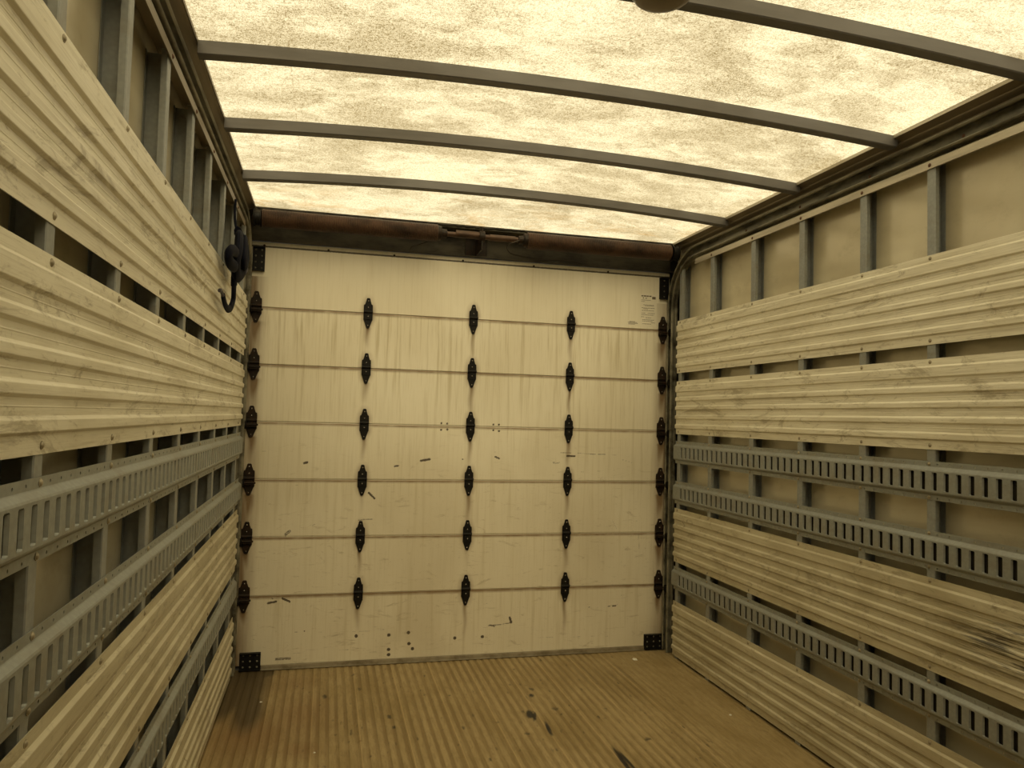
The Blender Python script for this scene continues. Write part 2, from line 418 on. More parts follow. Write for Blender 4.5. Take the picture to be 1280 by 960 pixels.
# angle lip under the roof end and its ragged black sealant
b.box((-SK, D-0.10, 2.288), (W+SK, D+0.04, 2.295))
b.box((-SK, D-0.105, 2.288), (W+SK, D-0.10, 2.309))
b.box((-SK, D+0.024, -0.02), (W+SK, D+0.05, 0.05))  # unseen strip added behind the door foot to stop daylight leaking in
tag(b.build('trim_3', M['header'], bevel=0.001), 'grimy dark header over the roll-up door', 'frame', kind='structure')

# ------------------------------------------------------------------ bolts
def bolt_mesh(r=0.0065, h=0.005):
    b = MB(); b.lathe([(0, r*1.25), (0.001, r*1.25), (0.0012, r), (h*0.6, r*0.9), (h, r*0.45)], (0, 0, 0), 'x', 10)
    me_o = b.build('bolt', M['bolt'], smooth=True); me = me_o.data; bpy.data.objects.remove(me_o); return me
BOLT = bolt_mesh(0.0052, 0.0035)
RB = BOLT.copy(); RB.materials.clear(); RB.materials.append(M['rustbolt'])
def bolts(parent, pts, side, me=None, name='bolt'):
    for p in pts:
        o = bpy.data.objects.new(name, me or BOLT); COL.objects.link(o); o.parent = parent
        o.location = p
        if side < 0: o.rotation_euler = (0, 0, math.pi)

STUDS = {'left': [3.70, 3.33, 2.98, 2.63, 2.29, 1.945, 1.592, 1.225, 0.87],
         'right': [3.79, 3.445, 3.065, 2.700, 2.332, 2.013, 1.66]}
def wx(side, off): return off if side == 'left' else W-off

# ------------------------------------------------------------------ wall studs
ORD = ['first', 'second', 'third', 'fourth', 'fifth', 'sixth', 'seventh', 'eighth', 'ninth']
for side in ('left', 'right'):
    sg = 1 if side == 'left' else -1
    b = MB(); hw = 0.0175; d1 = SK-0.0005
    # hat section, open at the back, with two skin flanges
    lip = 0.0155; q = 0.0018
    pr = [(-0.0025-lip, -hw), (-0.0045, -hw), (-0.0025, -hw+0.002), (-0.0025, hw-0.002), (-0.0045, hw), (-d1, hw), (-d1, -hw*0.2),
          (-d1+q, -hw*0.2), (-d1+q, hw-q), (-0.0045-q, hw-q), (-0.0025-q, hw-0.002-q), (-0.0025-q, -hw+0.002+q), (-0.0045-q, -hw+q), (-0.0025-lip, -hw+q)]
    b.loft([[(wx(side, a) - wx(side, 0), y, z) for a, y in pr] for z in (0.001, 2.168)])
    first = b.build('wall_stud', M['galv'])
    for i, y in enumerate(STUDS[side]):
        o = first if i == 0 else first.copy()
        if i: COL.objects.link(o)
        o.location = (wx(side, 0), y, 0)
        tag(o, f'galvanised upright stud in the {side} wall, {ORD[i]} from the roll-up door', 'wall stud', f'studs of the {side} wall')

# ------------------------------------------------------------------ corrugated side panels
PROF = [(0, 0), (0.0225, 0)]
RIDGES = [(0.0240, 0.0625), (0.0880, 0.1125), (0.1380, 0.1615), (0.1880, 0.2115), (0.2385, 0.2640)]
for i_, (a_, b_) in enumerate(RIDGES):
    PROF += [(a_-.0012, .0002), (a_+.0042, .0064), (a_+.0056, .0070), (b_-.0046, .0070), (b_-.0034, .0064), (b_+.0010, .0003)]
    if i_ < 4:
        n_ = RIDGES[i_+1][0]; mid = (b_+n_)/2
        PROF += [(mid-.0020, 0), (mid-.0004, .0007), (mid+.0012, 0)]
PROF += [(0.2670, 0), (0.294, 0)]
PNAME = ['upper', 'second', 'third', 'lowest']
PTOP = {'left': [1.855, 1.515, 0.816, 0.302], 'right': [1.860, 1.520, 0.816, 0.308]}
PDESC = {'left': ['slatted aluminium panel highest on the left wall, below the bare stud bays',
                  'scuffed slatted aluminium panel on the left wall, second from the top',
                  'slatted aluminium panel on the left wall under the two close slotted tracks',
                  'slatted aluminium kick panel at the foot of the left wall'],
         'right': ['slatted aluminium panel highest on the right wall, below the bare stud bays',
                   'scuffed slatted aluminium panel on the right wall, second from the top',
                   'slatted aluminium panel on the right wall with a black scraped patch',
                   'slatted aluminium kick panel at the foot of the right wall']}
for side in ('left', 'right'):
    b = MB(); th = 0.0018
    ring = [(a, -d) for d, a in PROF] + [(a-th, -d) for d, a in PROF[::-1]]
    b.loft([[(wx(side, a)-wx(side, 0), y, z) for a, z in ring] for y in np.linspace(YF+0.02, YE, 9)])
    first = b.build('slatted_panel', M['panel'])
    for i, zt in enumerate(PTOP[side]):
        o = first if i == 0 else first.copy()
        if i: COL.objects.link(o)
        o.location = (wx(side, 0), 0, zt)
        tag(o, PDESC[side][i], 'wall panel', f'slatted panels of the {side} wall')
        pts = [(0, y+0.001, -0.011) for y in STUDS[side]] + ([(0, y+0.001, -0.281) for y in STUDS[side]] if i < 3 else [])
        bolts(o, pts, 1 if side == 'left' else -1)

# ------------------------------------------------------------------ slotted logistics tracks
def track_mesh(side, phase):
    V = []; F = []; cache = {}
    X0 = wx(side, 0); sg = 1 if side == 'left' else -1
    def v(off, y, z):
        key = (round(off, 5), round(y, 5), round(z, 5))
        if key not in cache: cache[key] = len(V); V.append((sg*off, y, z))
        return cache[key]
    p = 0.0472
    k0 = math.ceil((YF+0.06-phase)/p); k1 = int((YE-0.02-phase)/p)
    rows = [(0.0, 0.0), (-0.0165, 0.0), (-0.0185, 0.0012), (-0.0265, 0.0108), (-0.030, 0.0125), (-0.0965, 0.0125), (-0.1005, 0.0108), (-0.1070, 0.0012), (-0.1085, 0), (-0.124, 0)]
    def holed(y0, y1, z0, z1, off, hole):
        c = [v(off, y0, z0), v(off, y1, z0), v(off, y1, z1), v(off, y0, z1)]      # z0 > z1
        h = [v(off, y, z) for y, z in hole]
        # hole: 8 points, two per side in order: top(l,r) right(t,b) bottom(r,l) left(b,t)
        F.append((c[0], c[1], h[1], h[0])); F.append((c[1], h[2], h[1])); F.append((c[1], c[2], h[3], h[2])); F.append((c[2], h[4], h[3]))
        F.append((c[2], c[3], h[5], h[4])); F.append((c[3], h[6], h[5])); F.append((c[3], c[0], h[7], h[6])); F.append((c[0], h[0], h[7]))
        return h
    for k in range(k0, k1):
        yc = phase+k*p; y0, y1 = yc-p/2, yc+p/2
        for i in range(len(rows)-1):
            (z0, a0), (z1, a1) = rows[i], rows[i+1]
            if i in (0, 8):
                zc = (z0+z1)/2-0.001; r = 0.0026; q = r*0.414
                holed(y0, y1, z0, z1, a0, [(yc-q, zc+r), (yc+q, zc+r), (yc+r, zc+q), (yc+r, zc-q), (yc+q, zc-r), (yc-q, zc-r), (yc-r, zc-q), (yc-r, zc+q)])
            elif i == 4:
                w, t, bt, ch = 0.0104, -0.0345, -0.0925, 0.0026
                H = [(yc-w+ch, t), (yc+w-ch, t), (yc+w, t-ch), (yc+w, bt+ch), (yc+w-ch, bt), (yc-w+ch, bt), (yc-w, bt+ch), (yc-w, t-ch)]
                h = holed(y0, y1, z0, z1, a0, H)
                zc = (t+bt)/2
                h2 = [v(a0-0.0012, yc+(y-yc)*0.96, zc+(z-zc)*0.992) for y, z in H]
                h3 = [v(a0-0.0056, yc+(y-yc)*0.76, zc+(z-zc)*0.985) for y, z in H]
                for j in range(8):
                    jj = (j+1) % 8
                    F.append((h[j], h[jj], h2[jj], h2[j])); F.append((h2[j], h2[jj], h3[jj], h3[j]))
            else:
                F.append((v(a0, y0, z0), v(a0, y1, z0), v(a1, y1, z1), v(a1, y0, z1)))
    # plain end pieces
    for y0, y1 in ((YF+0.02, phase+k0*p-p/2), (phase+(k1-1)*p+p/2, YE)):
        for i in range(len(rows)-1):
            (z0, a0), (z1, a1) = rows[i], rows[i+1]
            F.append((v(a0, y0, z0), v(a0, y1, z0), v(a1, y1, z1), v(a1, y0, z1)))
    if sg > 0: F = [f[::-1] for f in F]
    me = bpy.data.meshes.new('slotted_track'); me.from_pydata(V, [], F); me.materials.append(M['track']); me.update()
    return me
TTOP = [1.188, 0.966, 0.4965]
TDESC = {'left': ['upper slotted cargo track of the close pair on the left wall', 'lower slotted cargo track of the close pair on the left wall', 'lone slotted cargo track low on the left wall above the kick panel'],
         'right': ['upper slotted cargo track of the close pair on the right wall', 'lower slotted cargo track of the close pair on the right wall', 'lone slotted cargo track low on the right wall above the kick panel']}
for side in ('left', 'right'):
    me = track_mesh(side, 1.129 if side == 'left' else 2.1255)
    for i, zt in enumerate(TTOP):
        o = bpy.data.objects.new('slotted_track', me); COL.objects.link(o)
        o.location = (wx(side, 0), 0, zt)
        md = o.modifiers.new('thickness', 'SOLIDIFY'); md.thickness = 0.0016; md.offset = -1
        tag(o, TDESC[side][i], 'cargo track', f'slotted tracks of the {side} wall')
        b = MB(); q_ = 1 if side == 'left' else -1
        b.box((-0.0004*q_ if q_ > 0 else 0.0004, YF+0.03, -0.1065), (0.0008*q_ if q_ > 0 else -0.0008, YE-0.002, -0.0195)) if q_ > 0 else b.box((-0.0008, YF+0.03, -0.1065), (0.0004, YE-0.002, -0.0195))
        k_ = b.build('slot_shade_strip', M['sealant_slot_shade'], o); k_['label'] = 'black strip added behind the slots as painted shade'  # flat black strip added so the slots read as shaded voids
        pts = [(0, y+0.004, -0.009) for y in STUDS[side]] + [(0, y+0.004, -0.116) for y in STUDS[side]]
        bolts(o, pts, 1 if side == 'left' else -1)

# ------------------------------------------------------------------ top edge: stud angle, roof rail
for side in ('left', 'right'):
    b = MB()
    pr = [(0.0035, 2.146), (0.0035, 2.172), (-0.0015, 2.176), (-0.035, 2.176), (-0.035, 2.1735), (-0.0015, 2.172), (0.0005, 2.170), (0.0005, 2.146)]
    b.loft([[(wx(side, a), y, z) for a, z in pr] for y in (YF+0.01, 3.62)])
    o = b.build('stud_capping_strip', M['raillip'] if side == 'right' else M['rail'])
    tag(o, f'narrow light metal strip bolted along the stud tops of the {side} wall', 'metal strip')
    bolts(o, [(wx(side, 0.0035), y, 2.158) for y in STUDS[side][(1 if side == 'left' else 1):]], 1 if side == 'left' else -1, RB)
    b = MB()
    pr = [(-SK+.0005, 2.256), (-0.036, 2.258), (-0.034, 2.274), (-0.018, 2.2815), (-0.0165, 2.279), (-0.010, 2.283), (-0.008, 2.287), (0.010, 2.2945), (0.018, 2.297), (0.020, 2.300), (0.020, 2.3065), (-SK+.0005, 2.303)]
    b.loft([[(wx(side, a), y, z) for a, z in pr] for y in (YF+0.01, D-0.106)])
    o = b.build('roof_rail', M['rail'])
    tag(o, f'dirty brown roof rail running along the top of the {side} wall', 'roof rail')
    b = MB()
    pr = [(0.0202, 2.2985), (0.0225, 2.2985), (0.0225, 2.3105), (0.0202, 2.3105)] if side == 'left' else [(0.0202, 2.297), (0.0225, 2.297), (0.0235, 2.3085), (0.0202, 2.3085)]
    b.loft([[(wx(side, a), y, z) for a, z in pr] for y in (YF+0.01, D-0.106)])
    lip = b.build('lip', M['raillip'] if side == 'right' else M['rail'], o)
    if side == 'right': tag(lip, 'pale bare metal lip')
    bolts(o, [(wx(side, -0.0345), y, 2.265) for y in np.arange(0.6, 3.7, 0.31)], 1 if side == 'left' else -1, RB)

# ------------------------------------------------------------------ roof bows and lamp
def make_bow():
    b = MB(); rings = []
    xs = np.concatenate([np.linspace(0.0222, W-0.016, 32), [W-0.008, W-0.005]])
    for x in xs:
        zt = zroof(x)
        hh = 0.0395
        if x > W-0.006: hh = 0.030
        z0 = zt-hh
        rings.append([(x, 0.003, z0), (x, 0.036, z0), (x, 0.038, z0+0.003), (x, 0.038, zt-0.0005), (x, 0.0, zt-0.0005), (x, 0.0, z0+0.003)])
    b.loft(rings); return b.build('roof_bow', M['bow'], smooth=False)
bow = make_bow()
BY = [3.275, 2.702, 2.152, 1.606, 1.05]
BD = ['grey steel roof bow nearest the roll-up door', 'grey steel roof bow, second from the roll-up door', 'grey steel roof bow, third from the roll-up door, spanning the whole roof',
      'grey steel roof bow at the top edge of the picture that carries the round lamp', 'grey steel roof bow overhead, in front of the lamp bow']
for i in range(4):
    o = bow if i == 0 else bow.copy()
    if i: COL.objects.link(o)
    o.location = (0, BY[i], 0); tag(o, BD[i], 'roof bow', 'steel bows across the roof')

lc = (1.133, 1.575, zroof(1.13)-0.0395)
lt = empty('dome_light', lc, 'round brown dome lamp fixed under the roof bow at the top edge', 'lamp')
b = MB(); b.lathe([(0, 0.071), (-0.006, 0.074), (-0.010, 0.070)], (0, 0, 0), 'z', 40); b.box((-0.05, -0.01, 0), (0.05, 0.06, 0.004))
b.build('base', M['steel'], lt, smooth=True)
b = MB(); b.lathe([(-0.010, 0.068), (-0.016, 0.067), (-0.022, 0.060), (-0.027, 0.045), (-0.030, 0.022), (-0.0305, 0.004)], (0, 0, 0), 'z', 40)
b.build('lamp_cover', M['lamp'], lt, smooth=True)

# ------------------------------------------------------------------ roll-up door tracks
def sweep_track(side):
    c = [(0.034, 0.011), (0.038, 0.009), (0.040, 0.005), (0.038, 0.0015), (0.034, 0.0), (0.022, 0.0012), (0.016, 0.0035), (0.010, 0.0012), (0.004, 0.0), (0.001, 0.001), (0, 0.004), (0, 0.056), (0.001, 0.059), (0.004, 0.060), (0.034, 0.060), (0.038, 0.0585), (0.040, 0.055), (0.038, 0.051), (0.034, 0.049)]
    t = 0.0018; inner = []
    for i, (a, q) in enumerate(c):
        p0 = c[max(i-1, 0)]; p1 = c[min(i+1, len(c)-1)]
        dx, dy = p1[0]-p0[0], p1[1]-p0[1]; L = math.hypot(dx, dy) or 1
        inner.append((a+dy/L*t, q-dx/L*t))
    # inner side lies towards the channel's middle
    ring = c + inner[::-1]
    path = [(0.002, None), (1.94, None)]
    R0, cy, cz = 0.25, 3.63, 1.94
    rings = []
    web = -0.030
    def pt(a, q, kind, s_):
        X = wx(side, web+a)
        if kind == 'v': return (X, 3.880+q, s_)
        if kind == 'a': return (X, cy+(R0+q)*math.cos(s_), cz+(R0+q)*math.sin(s_))
        return (X, s_, 2.190+q)
    stations = [('v', 0.002), ('v', 1.0), ('v', 1.94)] + [('a', math.pi/2*k/12) for k in range(1, 12)] + [('h', 3.63), ('h', 2.0), ('h', YF+0.05)]
    b = MB(); b.loft([[pt(a, q, k, s_) for a, q in ring] for k, s_ in stations])
    o = b.build('door_track', M['steel'], smooth=True)
    tag(o, f'curved steel roller track beside the roll-up door on the {side} side', 'door track', 'roller tracks of the roll-up door')
    sgn = 1 if side == 'left' else -1
    bolts(o, [(wx(side, web+0.0018), y, 2.222) for y in np.arange(0.65, 3.55, 0.42)], sgn, RB)
for side in ('left', 'right'): sweep_track(side)

# ------------------------------------------------------------------ the roll-up door
SEAM = [1.8216-0.2909*j for j in range(6)]
HX = [0.0350, 0.5937, 1.1570, 1.7145, 2.2735]
X0D, X1D = -0.018, 2.318
def fbm(nx, ny, cx, cy, oct_=4):
    out = np.zeros((ny, nx)); amp = 1; tot = 0
    for o_ in range(oct_):
        gx, gy = int(cx*2**o_)+2, int(cy*2**o_)+2
        g = RNG.random((gy+1, gx+1)); x = np.linspace(0, gx-1e-3, nx); y = np.linspace(0, gy-1e-3, ny)
        xi, yi = x.astype(int), y.astype(int); fx, fy = x-xi, y-yi; fx = fx*fx*(3-2*fx); fy = fy*fy*(3-2*fy)
        a = g[np.ix_(yi, xi)]; b_ = g[np.ix_(yi, xi+1)]; c_ = g[np.ix_(yi+1, xi)]; d_ = g[np.ix_(yi+1, xi+1)]
        out += amp*((a*(1-fx)+b_*fx)*(1-fy[:, None])+(c_*(1-fx)+d_*fx)*fy[:, None]); tot += amp; amp *= 0.55
    return out/tot
door = empty('door_1', (0, D, 0), 'closed dirty white roll-up door of seven hinged panels at the end', 'door', kind='structure')
DZ0, DZ1 = 0.022, 2.157
STEP = 0.0050
GX = np.arange(X0D, X1D+1e-6, STEP)
GZ = np.arange(0, 2.2, STEP)
XX, ZZ = np.meshgrid(GX, GZ)
n_hi = fbm(len(GX), len(GZ), 60, 55, 3); n_lo = fbm(len(GX), len(GZ), 9, 9, 4); n_v = fbm(len(GX), len(GZ), 110, 7, 3)
rust = np.zeros_like(XX); grime = np.zeros_like(XX); scuff = np.zeros_like(XX)
# vertical water streaks are strongest on the panels below the top one
for j, amp in enumerate([0.25, 1.0, 0.75, 0.55, 0.5, 0.45, 0.6]):
    zt = DZ1 if j == 0 else SEAM[j-1]; zb = SEAM[j] if j < 6 else DZ0
    mrow = (ZZ <= zt) & (ZZ > zb); t_ = (zt-ZZ)/(zt-zb)
    fade = amp*(1-0.45*t_) if j else amp*np.ones_like(t_)
    grime = np.where(mrow, fade, grime)
    # dirt hanging just under each seam
    if j: rust = np.where(mrow, np.maximum(rust, np.clip(1.3-t_*0.291/0.014, 0, 1)*(0.35+0.45*n_hi)), rust)
for cxh in HX:                                   # run-off below and halo round the hinges
    edge = cxh < 0.1 or cxh > 2.2
    for j, zs in enumerate(SEAM):
        wdt = (0.010 if not edge else 0.020)*(0.8+0.8*RNG.random())
        run = np.exp(-((XX-cxh-0.003*np.sin(ZZ*40))/wdt)**2)*np.clip((zs-0.06-ZZ)/0.02, 0, 1)*np.clip(1-(zs-0.06-ZZ)/(0.13+0.12*RNG.random()), 0, 1)
        rust = np.maximum(rust, run*(0.35+0.5*n_v)*(1.25 if edge else 0.9)*(1 if (edge or RNG.random() < 0.75) else 0.4))
        r = np.sqrt(((XX-cxh)/0.045)**2+((ZZ-zs)/0.095)**2)
        rust = np.maximum(rust, np.clip(1.1-r, 0, 1)*0.6*(0.2+1.0*n_hi))
e = np.clip(1.3-(XX-X0D)/0.085, 0, 1)*(0.15+0.9*n_v)*0.7; e2 = np.clip(1.3-(X1D-XX)/0.085, 0, 1)*(0.1+0.9*n_v)*0.55
rust = np.maximum(rust, np.where(ZZ < 1.98, np.maximum(e, e2), 0))
rust = np.clip(rust*1.9, 0, 1)
def dot(x, z, r, k=1.0):
    global scuff
    scuff = np.maximum(scuff, np.clip((r*1.35-np.hypot(XX-x, ZZ-z))/(r*0.5), 0, 1)*k)
def line(x0, z0, x1, z1, w, k=1.0, rag=0.0):
    global scuff
    L = np.hypot(x1-x0, z1-z0)+1e-9; t_ = np.clip(((XX-x0)*(x1-x0)+(ZZ-z0)*(z1-z0))/L**2, 0, 1)
    dd = np.hypot(XX-(x0+t_*(x1-x0)), ZZ-(z0+t_*(z1-z0)))
    s_ = np.clip((w-dd)/(0.004), 0, 1)*k
    if rag: s_ = s_*(n_hi > rag)
    scuff = np.maximum(scuff, s_)
for x, z in ((0.591, .147), (0.758, .145), (0.759, .071), (0.760, .044), (0.859, .153), (0.864, .096), (0.883, .069), (1.106, .114), (1.256, .114)): dot(x, z, 0.0085)
for x, z in ((0.999, 1.254), (1.031, 1.251), (0.998, 1.218), (1.032, 1.220), (1.285, 1.252), (1.316, 1.253), (1.285, 1.221), (1.317, 1.218)): dot(x, z, 0.0055)
def dp(u, v):   # picture point measured on the door face -> door coordinates
    dv = rt*((u-640)/FOC) - up*((v-480)/FOC) + fw
    return CX+dv.x*D/dv.y, CZ+dv.z*D/dv.y
for x0_, y0_, x1_, y1_, w, k, rg in (
    (526, 576, 537, 574, .009, .8, 0), (380, 579, 384, 578, .009, .8, 0), (493, 583, 498, 582, .007, .8, 0), (578, 574, 592, 576, .006, .9, .5), (619, 571, 624, 573, .008, .8, 0),
    (700, 570, 718, 570, .009, .8, .4), (692, 578, 698, 578, .012, .5, .5), (688, 565, 775, 569, .005, .7, .45), (732, 568, 782, 569, .004, .7, .45), (776, 574, 792, 579, .004, .7, .4),
    (725, 590, 768, 588, .004, .6, .4), (461, 616, 468, 623, .008, .9, 0), (327, 564, 360, 563, .005, .5, .5), (360, 564, 380, 561, .004, .3, .5), (752, 611, 772, 640, .0035, .5, 0),
    (765, 650, 772, 663, .004, .7, 0), (798, 668, 799, 686, .005, .6, 0), (357, 668, 362, 664, .011, .6, 0), (390, 657, 394, 655, .006, .5, 0), (448, 650, 465, 649, .005, .8, .3), (450, 655, 455, 648, .004, .6, 0),
    (395, 652, 460, 652, .003, .35, .5), (470, 680, 495, 682, .004, .4, .5), (335, 754, 345, 752, .008, .9, 0), (353, 748, 362, 752, .008, .9, 0), (340, 748, 341, 749, .006, .8, 0), (369, 790, 372, 790, .005, .7, 0), (380, 789, 381, 789, .006, .8, 0),
    (432, 680, 440, 678, .006, .4, 0), (410, 677, 414, 679, .006, .4, 0), (610, 782, 626, 781, .005, .9, 0), (628, 780, 637, 779, .005, .8, 0), (637, 772, 639, 778, .009, .9, 0), (612, 781, 618, 783, .006, .8, 0),
    (680, 770, 692, 767, .005, .4, .4), (736, 759, 746, 760, .006, .8, .35), (760, 758, 770, 757, .006, .8, .35), (770, 750, 772, 756, .004, .7, 0), (776, 744, 790, 743, .004, .6, .4), (780, 747, 784, 746, .004, .8, 0), (735, 728, 790, 731, .004, .35, .5),
    (540, 796, 570, 793, .004, .5, .4), (440, 790, 480, 787, .005, .55, .35), (360, 817, 436, 812, .004, .6, .4), (345, 824, 362, 823, .010, .6, 0), (448, 785, 478, 783, .004, .5, .4), (660, 797, 760, 795, .005, .55, .45),
    (500, 600, 512, 597, .012, .22, 0), (540, 793, 560, 795, .004, .45, .3), (578, 590, 620, 588, .003, .3, .5), (420, 568, 436, 578, .004, .4, .3), (628, 642, 633, 640, .01, .2, .4), (480, 640, 575, 646, .003, .25, .5)):
    a0, a1 = dp(x0_, y0_); c0, c1 = dp(x1_, y1_); line(a0, a1, c0, c1, w, k, rg)
# little scattered nicks on the lower half
for _ in range(120):
    x = RNG.uniform(0.08, 2.22); z = abs(RNG.normal(0, 0.5))+0.06
    if z > 1.3: continue
    L = RNG.uniform(0.003, 0.02); a = RNG.choice([0, 0, 0.3, 1.5, -0.7])
    line(x, z, x+L*math.cos(a), z+L*math.sin(a), RNG.uniform(.0025, .0045), RNG.uniform(.25, .7))
line(X0D, 0.088, X1D, 0.088, 0.0035, 0.55, 0.42)
line(X0D, 2.1325, X1D, 2.1325, 0.0062, 1.0)

def door_panel(zb, zt, name='door_panel'):
    i0 = np.searchsorted(GZ, zb+0.002); i1 = np.searchsorted(GZ, zt-0.002)
    zs = np.concatenate([[zb+0.0008], GZ[i0:i1], [zt-0.0008]])
    idx = np.concatenate([[i0], np.arange(i0, i1), [min(i1, len(GZ)-1)]])
    nx, nz = len(GX), len(zs)
    Xp, Zp = np.meshgrid(GX, zs); Yp = np.zeros_like(Xp)
    Yp[0, :] = 0.0025; Yp[-1, :] = 0.0025          # eased edges at the seams
    V = np.stack([Xp, Yp, Zp], -1).reshape(-1, 3).tolist()
    F = [(j*nx+i, j*nx+i+1, (j+1)*nx+i+1, (j+1)*nx+i) for j in range(nz-1) for i in range(nx-1)]
    n = len(V); za, zc = zs[0]-0.0013, zs[-1]+0.0003; V += [(GX[0], 0.02, za), (GX[-1], 0.02, za), (GX[-1], 0.02, zc), (GX[0], 0.02, zc)]
    F.append((n, n+3, n+2, n+1))
    F.append(tuple(range(nx))[::-1]+(n, n+1)); F.append(tuple((nz-1)*nx+i for i in range(nx))+(n+2, n+3))
    F.append(tuple(j*nx for j in range(nz))+(n+3, n)); F.append(tuple(j*nx+nx-1 for j in range(nz))[::-1]+(n+1, n+2))
    me = bpy.data.meshes.new(name); me.from_pydata(V, [], F); me.materials.append(M['door'])
    for nm, A in (('grime', grime), ('rust', rust), ('scuff', scuff)):
        at = me.attributes.new(nm, 'FLOAT', 'POINT')
        at.data.foreach_set('value', np.concatenate([A[idx].reshape(-1), np.zeros(4)]).astype(np.float32))
    me.update(); o = bpy.data.objects.new(name, me); COL.objects.link(o); o.parent = door
    return o
edges = [DZ1]+SEAM+[DZ0]
PD = ['clean topmost panel', 'second panel with brown water streaks', 'third panel', 'middle panel', 'fifth panel', 'sixth panel', 'bottom panel with dark bolt holes']
panels = []
for j in range(7):
    o = door_panel(edges[j+1], edges[j]); o['label'] = PD[j]; panels.append(o)

# hinges
def hinge_outline():
    # (half width, dz from the seam)
    return [(0.006, 0.079), (0.010, 0.073), (0.0105, 0.066), (0.017, 0.046), (0.0225, 0.043), (0.0235, 0.030), (0.0235, -0.036), (0.0205, -0.040), (0.017, -0.050), (0.0085, -0.076), (0.005, -0.081)]
def make_hinge(wide=1.0, roller=0):
    b = MB(); ol = hinge_outline()
    right = [(w*wide, z) for w, z in ol]; left = [(-w*wide, z) for w, z in ol[::-1]]
    ring = right+left
    b.loft([[(x, -0.001, z) for x, z in ring], [(x, -0.0055, z) for x, z in ring], [(x*0.93, -0.0072, z*0.985) for x, z in ring]])
    hw = 0.0235*wide
    b.lathe([(-hw, 0.0), (-hw, 0.0075), (hw, 0.0075), (hw, 0.0)], (0, -0.0095, 0.006), 'x', 12)
    b.box((-0.6*hw, -0.013, -0.034), (0.6*hw, -0.005, -0.004))
    b.cur = 1
    for z in (0.064, 0.030, -0.018, -0.066):
        yy = -0.0072 if abs(z) > 0.04 else (-0.013 if z < 0 else -0.0072)
        b.lathe([(0, 0.0034), (-0.0015, 0.003), (-0.0028, 0.0014)], (0, yy, z), 'y', 8)
    h = b.build('hinge', [M['black'] if not roller else M['blackrust'], M['rivet']], bevel=0)
    if roller:
        b = MB(); s_ = roller
        b.lathe([(0, 0.0), (0, 0.0052), (s_*0.055, 0.0052), (s_*0.055, 0.0)], (-s_*0.034, -0.024, -0.016), 'x', 10)
        b.box((-0.022*wide, -0.032, -0.026), (0.022*wide, -0.013, -0.022))
        b.build('roller_shaft', M['blackrust'], h)
        b = MB(); b.lathe([(s_*0.020, 0.0), (s_*0.020, 0.021), (s_*0.032, 0.021), (s_*0.032, 0.0)], (0, -0.047, -0.016), 'x', 16)
        b.build('roller', M['black'], h)
    return h
hm = make_hinge(); hl = make_hinge(1.15, -1); hr = make_hinge(1.15, 1)
hl.name = 'roller_hinge'; hr.name = 'roller_hinge'
used = set()
for ci, cxh in enumerate(HX):
    src = hl if ci == 0 else hr if ci == 4 else hm
    for j, zs in enumerate(SEAM):
        if src.name not in used: used.add(src.name); o = src
        else:
            o = src.copy(); COL.objects.link(o)
            for ch in [k for k in bpy.data.objects if k.parent == src]:
                c = ch.copy(); COL.objects.link(c); c.parent = o
        o.parent = door; o.location = (cxh, 0, zs)

# corner brackets
def plate(x0, x1, z0, z1, cols, rows, name='corner_bracket', label=None):
    b = MB(); b.box((x0, -0.006, z0), (x1, 0, z1)); b.box((x0, -0.022, z0), (x1, -0.006, z0+0.004)); b.box((x0, -0.022, z1-0.004), (x1, -0.006, z1))
    b.cur = 1
    for i in range(cols):
        for j in range(rows):
            b.lathe([(0, 0.005), (-0.002, 0.0045), (-0.004, 0.002)], (x0+(x1-x0)*(i+0.5)/cols, -0.006, z0+(z1-z0)*(j+0.5)/rows), 'y', 8)
    o = b.build(name, [M['black'], M['steel']], door)
    o['label'] = label
plate(0.008, 0.068, 2.003, 2.128, 2, 4, label='black bracket at the top left corner')
plate(2.248, 2.306, 2.001, 2.126, 1, 4, label='black bracket at the top right corner')
plate(0.026, 0.126, 0.004, 0.090, 3, 3, label='black bracket at the bottom left corner')
plate(2.190, 2.306, 0.004, 0.088, 3, 3, label='black bracket at the bottom right corner')
b = MB(); b.box((0.128, -0.012, 0.002), (2.188, 0.01, 0.024)); b.box((0.128, -0.018, 0.002), (2.188, -0.012, 0.007))
b.build('bottom_seal', M['sill'], door, bevel=0.001)['label'] = 'dull metal strip along the bottom edge'
# screws along the top strip
for x in (0.062, 0.38, 0.72, 1.09, 1.49, 1.93):
    bo = MB(); bo.lathe([(0, 0.006), (-0.003, 0.0055), (-0.005, 0.002)], (x, 0, 2.138), 'y', 8); bo.build('screw', M['blackrust'], door, smooth=True)
